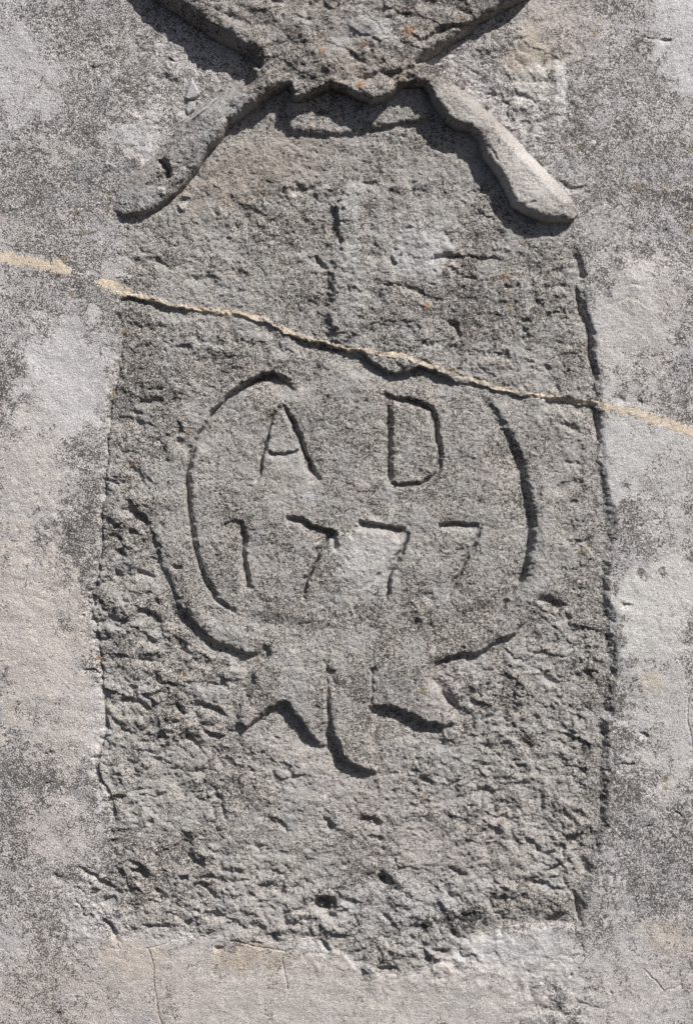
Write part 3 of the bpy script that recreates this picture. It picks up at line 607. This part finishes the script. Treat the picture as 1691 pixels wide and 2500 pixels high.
# stains on the wall have broken edges
stn = fbm(xx + 40, yy, 38, 611, 5, .65)
g += off * .10 * np.clip(stn, -.8, .8)
onslab = slabm * (~in_rel)
for x, y, rx_, ry_, rot, dv, c, tv in [
    (570, 390, 170, 70, -20, -.18, (.46, .405, .35), .75), (850, 380, 150, 70, 0, -.08, (.46, .43, .40), .4), (835, 1265, 70, 68, 0, -.42, (.62, .60, .575), .95), (960, 565, 62, 58, 25, -.46, (.58, .575, .56), .85),
    (650, 1090, 50, 40, 0, -.18, (.52, .49, .455), .6), (660, 880, 60, 24, 10, -.15, (.52, .48, .45), .5), (820, 1100, 28, 60, 20, -.10, (.52, .48, .45), .5), (1100, 1080, 40, 40, 0, -.08, (.53, .48, .45), .4), (800, 1780, 130, 60, 0, -.10, (.53, .49, .46), .5),
    (1000, 1560, 40, 60, 30, -.05, (.52, .47, .45), .5), (450, 700, 120, 20, 10, -.1, (.52, .48, .44), .4), (795, 500, 26, 90, 5, -.25, (.56, .56, .54), .7), (790, 680, 40, 80, 0, -.12, (.54, .54, .52), .4), (1000, 1900, 220, 90, 0, -.10, (.54, .50, .475), .6), (560, 1700, 130, 70, 0, -.04, (.52, .48, .46), .4),
    (450, 1000, 40, 50, 0, 0, (.5, .47, .45), .3), (600, 2070, 250, 60, 0, -.14, (.56, .53, .51), .5), (900, 2050, 160, 70, 0, -.10, (.56, .55, .54), .5), (1290, 980, 70, 70, 0, -.04, (.5, .46, .43), .4), (690, 1250, 60, 30, 0, -.05, (.52, .5, .48), .4),
    (700, 1130, 25, 14, 0, -.25, (.6, .6, .61), .8), (850, 1330, 40, 40, 0, -.05, (.54, .54, .53), .4), (280, 700, 40, 60, 0, .05, (.46, .45, .44), .3), (300, 540, 60, 50, 0, -.05, (.5, .46, .43), .3)]:
    i += 1; m = blob(x, y, rx_, ry_, rot, .4, .5, i, 34) * onslab
    G(m, dv); tint((tv * m).astype(np.float32), c)
for x, y, rx_, ry_, rot, dv in [
    (330, 880, 60, 60, 0, .18), (300, 760, 50, 90, 0, .12), (900, 760, 160, 60, 0, .14), (740, 660, 60, 80, 0, .10), (1240, 700, 90, 130, 0, .08), (1330, 1400, 30, 240, 0, .18), (1180, 1290, 34, 120, 10, .12), (440, 1200, 26, 150, 0, .08),
    (740, 850, 60, 60, 0, .14), (1050, 660, 60, 50, 0, .08), (1080, 1800, 60, 40, 20, .16), (1330, 1800, 30, 160, 0, .14), (900, 2090, 120, 40, 10, .14), (330, 1500, 90, 90, 0, .08), (270, 1850, 30, 120, 0, .12), (820, 600, 26, 120, 0, .08), (950, 1380, 60, 30, 0, .12),
    (880, 1530, 60, 50, 0, .10), (770, 2050, 60, 24, 0, .12), (460, 1330, 60, 60, 20, .08)]:
    i += 1; G(blob(x, y, rx_, ry_, rot, .6, .6, i, 34), dv * .8, onslab)
# dark crust left on the stone near the foot
for x, y, r in [(978, 2090, 12), (1020, 2085, 14), (1068, 2078, 18), (1030, 2110, 12), (1060, 2095, 14), (965, 2100, 10)]:
    i += 1; G(blob(x, y, r, r * 1.3, 30, .3, 1.0, i, 12), .9)
m = armpale.astype(np.float32); G(m, -.45); tint(np.clip(.95 * m, 0, 1), (.62, .585, .55))
rel = in_rel.astype(np.float32)
for x, y, rx_, ry_, rot, dv, c, tv in [(860, 80, 50, 40, 0, -.22, (.54, .53, .51), .7), (840, 170, 130, 40, 0, -.05, (.44, .39, .34), .6), (440, 350, 70, 70, 0, -.12, (.48, .47, .46), .5), (320, 450, 50, 30, 0, -.15, (.5, .5, .49), .5),
                                    (1040, 260, 60, 40, 40, -.12, (.48, .46, .43), .5), (640, 130, 110, 40, 20, .05, (.40, .37, .34), .5), (500, 270, 60, 40, -30, -.1, (.47, .47, .46), .5)]:
    i += 1; m = blob(x, y, rx_, ry_, rot, .4, .5, i, 34) * rel
    G(m, dv); tint((tv * m).astype(np.float32), c)
G(rel * sstep(150, 0, yy), .05)
mo = mortar_all.astype(np.float32) * (.97 + .03 * slabm)
tint(.95 * mo * (.85 + .25 * np.clip(nC, -1, 1)).astype(np.float32), (.72, .60, .45)); g = g * (1 - .9 * mo) + .10 * mo
se = smear_all.astype(np.float32)
tint(.9 * se, (.50, .49, .485)); g = g * (1 - se) + .08 * se
# pale lime flecks
fl = perlin(xx / 13, yy / 13, 401) + .4 * perlin(xx / 6, yy / 6, 402)
m = sstep(.70, .82, fl) * np.clip(slabm + rel, 0, 1) * (.5 + .5 * sstep(-.1, .4, nB))
tint((.7 * m).astype(np.float32), (.60, .58, .56)); g = g * (1 - .8 * m)
fleck = [('Q1', 720, 215, 11), ('Q1', 580, 690, 14), ('Q1', 735, 870, 12), ('Q1', 825, 935, 9), ('C4', 133, 152, 7), ('C4', 1097, 400, 9), ('C4', 1160, 405, 5), ('Q3', 888, 483, 8), ('Q3', 770, 565, 8), ('Q3', 1275, 395, 8), ('Q3', 885, 655, 9),
         ('Q4', 870, 735, 13), ('Q4', 722, 670, 8), ('C1', 900, 372, 8), ('C1', 1305, 170, 8), ('C2', 545, 300, 8), ('C2', 635, 467, 8), ('C2', 680, 925, 9), ('C2', 1325, 242, 7), ('Q6', 585, 570, 7), ('Q6', 45, 470, 5), ('Q7', 1463, 135, 9), ('Q7', 640, 300, 8),
         ('Q2', 1122, 645, 8), ('Q5', 1517, 340, 5), ('C2', 1150, 290, 7), ('Q1', 445, 70, 0), ('C4', 760, 880, 7), ('C4', 890, 490, 8), ('Q3', 600, 405, 8)]
for f, x, y, r in fleck:
    if r == 0: continue
    (px, py), = T(f, [(x, y)]); s3 = sub([(px, py)], r * 1.6)
    q = np.hypot(GX[s3] - px, GY[s3] - py) / r + .35 * (WX[s3] - GX[s3]) / r
    mm = (1 - sstep(.7, 1.0, q)).astype(np.float32)
    col[s3] = col[s3] * (1 - mm[..., None]) + np.array((.62, .585, .55), np.float32) * mm[..., None]
    g[s3] = g[s3] * (1 - mm) + .05 * mm
g -= .5 * np.clip(sstep(.75, .9, pn) * -1, -1, 0) * .25
g = g + (.15 * perlin(xx / 6.5, yy / 6.5, 701) + .10 * perlin(xx / 14, yy / 14, 702)) * sstep(.02, .3, g)
g = np.where(g > .6, .6 + .5 * (g - .6), g)
g = np.clip(g, 0, 1.0)

# lichen spots: orange crusts on the carving, olive ones elsewhere
lichen = [('Q2', 285, 167, 12, 0), ('Q2', 85, 228, 6, 0), ('Q2', 127, 247, 4, 0), ('Q2', 70, 410, 9, 0), ('Q2', 258, 380, 5, 0), ('Q2', 525, 97, 4, 0), ('Q2', 215, 12, 6, 0), ('Q1', 1458, 255, 7, 0), ('Q1', 1450, 190, 4, 0),
          ('Q3', 855, 793, 5, 0), ('Q3', 598, 940, 6, 0), ('Q1', 343, 960, 7, 1), ('Q1', 310, 845, 5, 1), ('Q1', 487, 880, 5, 1), ('Q1', 385, 1052, 6, 1), ('Q1', 485, 942, 5, 1), ('Q1', 320, 718, 4, 1),
          ('Q3', 567, 340, 8, 1), ('Q3', 517, 615, 7, 1), ('Q3', 322, 172, 6, 1), ('Q3', 797, 630, 4, 1), ('Q3', 1318, 668, 4, 1), ('Q3', 1468, 215, 5, 1), ('Q3', 296, 10, 6, 1), ('Q4', 370, 225, 8, 0), ('Q4', 720, 97, 7, 0),
          ('Q4', 740, 170, 6, 1), ('Q4', 745, 235, 6, 1), ('Q4', 995, 273, 5, 1), ('Q4', 490, 515, 6, 1), ('Q4', 230, 570, 4, 1), ('Q4', 920, 75, 4, 1), ('Q2', 1320, 850, 9, 1), ('Q2', 1280, 850, 5, 1), ('Q2', 1440, 860, 6, 1),
          ('Q2', 1490, 868, 5, 1), ('Q2', 1555, 680, 7, 1), ('Q2', 1505, 625, 4, 1), ('Q2', 1258, 775, 5, 1), ('Q2', 1060, 665, 5, 1), ('Q2', 1065, 280, 5, 1), ('Q2', 1125, 152, 6, 1), ('Q2', 1447, 1033, 5, 1), ('Q2', 1558, 1040, 6, 1),
          ('Q2', 808, 1098, 6, 1), ('Q2', 435, 330, 4, 1), ('Q6', 1075, 180, 7, 1), ('Q6', 1105, 150, 5, 1), ('Q6', 350, 805, 7, 1), ('Q5', 1165, 672, 5, 1), ('Q5', 832, 733, 6, 0), ('Q5', 448, 657, 5, 0), ('Q5', 673, 880, 5, 1),
          ('Q8', 365, 122, 6, 1), ('Q8', 1440, 45, 6, 1), ('Q8', 1440, 90, 5, 1), ('Q8', 1567, 103, 5, 1), ('Q8', 710, 240, 4, 1), ('C4', 290, 670, 5, 1)]
lich_m = []
for k, (f, x, y, r, kind) in enumerate(lichen):
    r *= 1.2; (px, py), = T(f, [(x, y)]); s3 = sub([(px, py)], r * 2)
    q = np.hypot(GX[s3] - px, GY[s3] - py) / r + .75 * perlin(GX[s3] / 5.0 + k, GY[s3] / 5.0, 500 + k)
    m = np.zeros(GX.shape, bool); m[s3] = q < .85
    H[s3] += 1.0 * (1 - sstep(.6, 1.0, q)) * (.6 + .6 * perlin(GX[s3] / 3.0, GY[s3] / 3.0, 77))
    c = np.array(((.34, .20, .10) if kind == 0 else (.25, .20, .08)), np.float32)
    mm = (1 - sstep(.6, 1.15, q)).astype(np.float32)[..., None] * (.85 if kind == 0 else .7)
    col[s3] = col[s3] * (1 - mm) + c * mm
    g[s3] = g[s3] * (1 - .5 * mm[..., 0])
    lich_m.append((m, kind))
col = np.clip(col, .02, .75)

# ------------------------------------------------------------ materials
def stone_mat(name, dark, bump=1.0, sat=1.0):
    m = bpy.data.materials.new(name); m.use_nodes = True
    n = m.node_tree.nodes; l = m.node_tree.links
    b = n["Principled BSDF"]; b.inputs["Roughness"].default_value = .93; b.inputs["Specular IOR Level"].default_value = .12
    at = n.new("ShaderNodeAttribute"); at.attribute_name = "tint"
    tc = n.new("ShaderNodeTexCoord")
    def noise(scale, detail=2, rough=.6):
        t = n.new("ShaderNodeTexNoise"); t.inputs["Scale"].default_value = scale; t.inputs["Detail"].default_value = detail
        t.inputs["Roughness"].default_value = rough; l.new(tc.outputs["Object"], t.inputs["Vector"]); return t
    def math_(op, a_, b_, c_=None, clamp=False):
        q = n.new("ShaderNodeMath"); q.operation = op; q.use_clamp = clamp
        for ii, v in enumerate((a_, b_, c_)):
            if v is None: continue
            if isinstance(v, (int, float)): q.inputs[ii].default_value = v
            else: l.new(v, q.inputs[ii])
        return q.outputs[0]
    # black crust: small specks whose number follows the crust amount
    n1 = noise(600, 2, .65); n2 = noise(150, 4, .7)
    nn = math_('ADD', math_('MULTIPLY', n1.outputs["Fac"], .64), math_('MULTIPLY', n2.outputs["Fac"], .36))
    thr = math_('SUBTRACT', .62, math_('MULTIPLY', at.outputs["Alpha"], .25))
    sp = math_('MULTIPLY', math_('SUBTRACT', nn, thr), 14.0, clamp=True)
    sp = math_('MULTIPLY', sp, .92)
    # light grain
    n3 = noise(750, 2, .6)
    lg = math_('MULTIPLY_ADD', n3.outputs["Fac"], 2.3, -.10)
    mul = n.new("ShaderNodeVectorMath"); mul.operation = 'SCALE'
    l.new(at.outputs["Color"], mul.inputs[0]); l.new(lg, mul.inputs["Scale"])
    mx = n.new("ShaderNodeMix"); mx.data_type = 'RGBA'
    l.new(sp, mx.inputs["Factor"]); l.new(mul.outputs[0], mx.inputs["A"]); mx.inputs["B"].default_value = (*dark, 1)
    l.new(mx.outputs["Result"], b.inputs["Base Color"])
    bp = n.new("ShaderNodeBump"); bp.inputs["Strength"].default_value = .9; bp.inputs["Distance"].default_value = .0021 * bump
    n4 = noise(680, 3, .7); l.new(n4.outputs["Fac"], bp.inputs["Height"]); l.new(bp.outputs[0], b.inputs["Normal"])
    return m
M_wall = stone_mat("weathered_plaster", (.09, .087, .083), .8)
M_slab = stone_mat("grey_limestone", (.07, .066, .061), 1.55)
M_rock = stone_mat("dark_limestone", (.065, .06, .055), 1.2)
M_mort = stone_mat("beige_mortar", (.12, .10, .08), .6)
M_lich = stone_mat("lichen_crust", (.07, .05, .03), 1.0)
M_cem = stone_mat("smooth_cement", (.12, .12, .12), .15)

# ------------------------------------------------------------ cut the surface into things and parts
cx = .25 * (GX[1:, 1:] + GX[:-1, 1:] + GX[1:, :-1] + GX[:-1, :-1]); cy = .25 * (GY[1:, 1:] + GY[:-1, 1:] + GY[1:, :-1] + GY[:-1, :-1])
def cell(m): return m[:-1, :-1]
lab = np.zeros((NY - 1, NX - 1), np.int32)
pieces = [("wall_face", M_wall, 'wall', None)]
def piece(mask, name, mat, thing, label=None):
    pieces.append((name, mat, thing, label)); lab[mask] = len(pieces) - 1
c_rel = cell(in_rel); c_slab = cell(sd_slab > 0)
seam = T('Q3', [(-900, 100), (490, 165), (575, 185), (680, 196), (750, 219), (850, 238), (950, 255), (1040, 261), (1120, 274), (1190, 293), (1240, 320), (1330, 362), (1430, 392), (1572, 424)]) + \
       T('Q4', [(110, 440), (180, 448), (270, 461), (340, 485), (400, 505), (450, 523), (520, 551), (600, 576), (700, 606), (820, 634), (940, 646), (1050, 661), (1130, 677), (2500, 1000)])
up = inside(cell(WX), cell(WY), seam + [(3000, -2500), (-3000, -2500)])
piece(c_slab & up, "upper_stone", M_slab, 'slab')
piece(c_slab & ~up, "lower_stone", M_slab, 'slab')
lipm = np.zeros(GX.shape, bool); lipm[s2] = dlip > 0
piece(cell(lipm) & c_slab, "ledge", M_slab, 'slab', "dark projecting ledge under the carving")
piece(inside(cell(WX), cell(WY), stem) & c_slab, "carved_upright", M_slab, 'slab', "worn upright shaft above the medallion")
c_med = inside(cell(WX), cell(WY), med) & c_slab & ~up
piece(c_med, "medallion", M_slab, 'slab', "rounded medallion carrying letters and date")
tails = [("left forked ribbon end", T('C2', [(430, 280), (690, 330), (695, 700), (660, 700), (590, 610), (550, 560), (500, 508), (440, 555), (345, 632), (310, 590), (350, 480), (370, 330)])),
         ("long middle ribbon end", T('C2', [(690, 330), (900, 330), (880, 560), (885, 640), (895, 740), (900, 800), (870, 812), (820, 805), (770, 770), (730, 710), (705, 650), (692, 590)])),
         ("short right ribbon end", T('C2', [(900, 330), (1150, 345), (1140, 420), (1215, 530), (1240, 590), (1190, 618), (1160, 622), (1110, 612), (1060, 585), (1000, 552), (920, 535), (878, 548)]))]
for lb, p in tails:
    piece(inside(cell(WX), cell(WY), p) & c_slab & ~c_med, "ribbon_tail", M_slab, 'slab', lb)
for key, name, lb in [('A', 'letter', 'incised capital A'), ('D', 'letter', 'incised capital D'), ('one', 'digit', 'incised 1, first figure of the date'), ('seven', 'digit', 'deeply cut second figure of the date'),
                      ('seven2', 'digit', 'incised 7 beside the pale patch'), ('seven3', 'digit', 'shallow last 7 of the date')]:
    piece(cell(PARTMASK[key]) & c_slab, name, M_slab, 'slab', lb)
piece(cell(PARTMASK['hole']) & c_slab, "drilled_hole", M_slab, 'slab', "deep dark hole near the foot")
nx_ = cx - 790
is_l = c_rel & (cx + .55 * (cy - 180) < 610) & (cy > 150); is_r = c_rel & (cx - .35 * (cy - 190) > 955) & (cy > 150)
piece(c_rel, "carved_block", M_rock, 'carving')
piece(is_l, "carved_arm", M_rock, 'carving', "left arm with a dark socket near its end")
piece(is_r, "carved_arm", M_rock, 'carving', "smooth pale right arm with rounded end")
piece(cell(PARTMASK['socket']) & c_rel, "socket", M_rock, 'carving')
def owner(m):
    n_rel = (m & c_rel).sum(); n_sl = (m & c_slab & ~c_rel).sum(); n = m.sum()
    return 'carving' if n_rel * 2 > n else ('slab' if n_sl * 2 > n else 'wall')
for k, m in enumerate(crack_m): piece(cell(m) & ~c_rel & ~c_slab, "hairline_crack", M_wall, 'wall')
for m, k in mortar_m:
    mc = cell(m) & ~c_rel
    piece(mc & (c_slab if not k else ~c_slab), "mortar_line", M_mort, 'slab' if not k else 'wall')
for k, m in enumerate(smear_m): piece(cell(m), "cement_smear", M_cem, 'carving' if k == 2 else 'wall')
for k, (m, kind) in enumerate(lich_m):
    mc = cell(m); piece(mc, "lichen_spot", M_lich, owner(mc), "orange lichen" if kind == 0 else "olive lichen")

PX = ((GX - CX) * K).astype(np.float32); PZ = ((CY - GY) * K + ZC).astype(np.float32); PY = (-H * K).astype(np.float32)
POS = np.stack([PX, PY, PZ], -1).reshape(-1, 3)
RGBA = np.concatenate([col, g[..., None].astype(np.float32)], -1).reshape(-1, 4)
IDX = np.arange(NX * NY).reshape(NY, NX)

def build(name, sel, mat, parent, label, origin, back=False):
    j, i_ = np.nonzero(sel)
    if len(j) == 0: return None
    q = np.stack([IDX[j, i_], IDX[j + 1, i_], IDX[j + 1, i_ + 1], IDX[j, i_ + 1]], -1)
    vs, inv = np.unique(q, return_inverse=True); q = inv.reshape(-1, 4)
    P = POS[vs] - origin; CO = RGBA[vs]
    if back:      # close the sides towards the back so that the body has thickness
        pad = np.pad(sel, 1)
        es = []
        for dj, di, a_, b_ in ((0, -1, 0, 1), (1, 0, 1, 2), (0, 1, 2, 3), (-1, 0, 3, 0)):
            nb = pad[1 + j + dj, 1 + i_ + di]; k = ~nb
            es.append(np.stack([q[k, b_], q[k, a_]], -1))
        es = np.concatenate(es); bv, binv = np.unique(es, return_inverse=True); binv = binv.reshape(-1, 2) + len(P)
        PB = P[bv].copy(); PB[:, 1] = .055
        P = np.concatenate([P, PB]); CO = np.concatenate([CO, CO[bv]])
        q = np.concatenate([q, np.stack([es[:, 0], es[:, 1], binv[:, 1], binv[:, 0]], -1)])
    me = bpy.data.meshes.new(name)
    me.vertices.add(len(P)); me.vertices.foreach_set("co", P.astype(np.float32).ravel())
    me.loops.add(len(q) * 4); me.loops.foreach_set("vertex_index", q.astype(np.int32).ravel())
    me.polygons.add(len(q)); me.polygons.foreach_set("loop_start", np.arange(0, len(q) * 4, 4, dtype=np.int32))
    me.polygons.foreach_set("use_smooth", np.ones(len(q), bool))
    at = me.attributes.new("tint", 'FLOAT_COLOR', 'POINT'); at.data.foreach_set("color", CO.astype(np.float32).ravel())
    me.materials.append(mat); me.update(calc_edges=True)
    o = bpy.data.objects.new(name, me); C.objects.link(o); o.parent = parent
    if label: o["label"] = label
    return o

def thing(name, label, cat, x, y):
    e = bpy.data.objects.new(name, None); C.objects.link(e); e.empty_display_size = .05
    e.location = ((x - CX) * K, 0, (CY - y) * K + ZC); e["label"] = label; e["category"] = cat; e["kind"] = "thing"
    return e
roots = {'wall': thing("plaster_wall", "speckled grey plaster wall with pale patches surrounding the carved stone", "wall", 786, 3200),
         'slab': thing("inscribed_stone_slab", "weathered grey slab incised AD over a date in a medallion, cracked across", "stone slab", 786, 2200),
         'carving': thing("stone_carving", "projecting rough carving with two arms reaching down over the slab", "stone carving", 786, 250)}
for k, (name, mat, th, lb) in enumerate(pieces):
    r = roots[th]
    build(name, lab == k, mat, r, lb, np.array(r.location, np.float32), back=name in ("wall_face",))
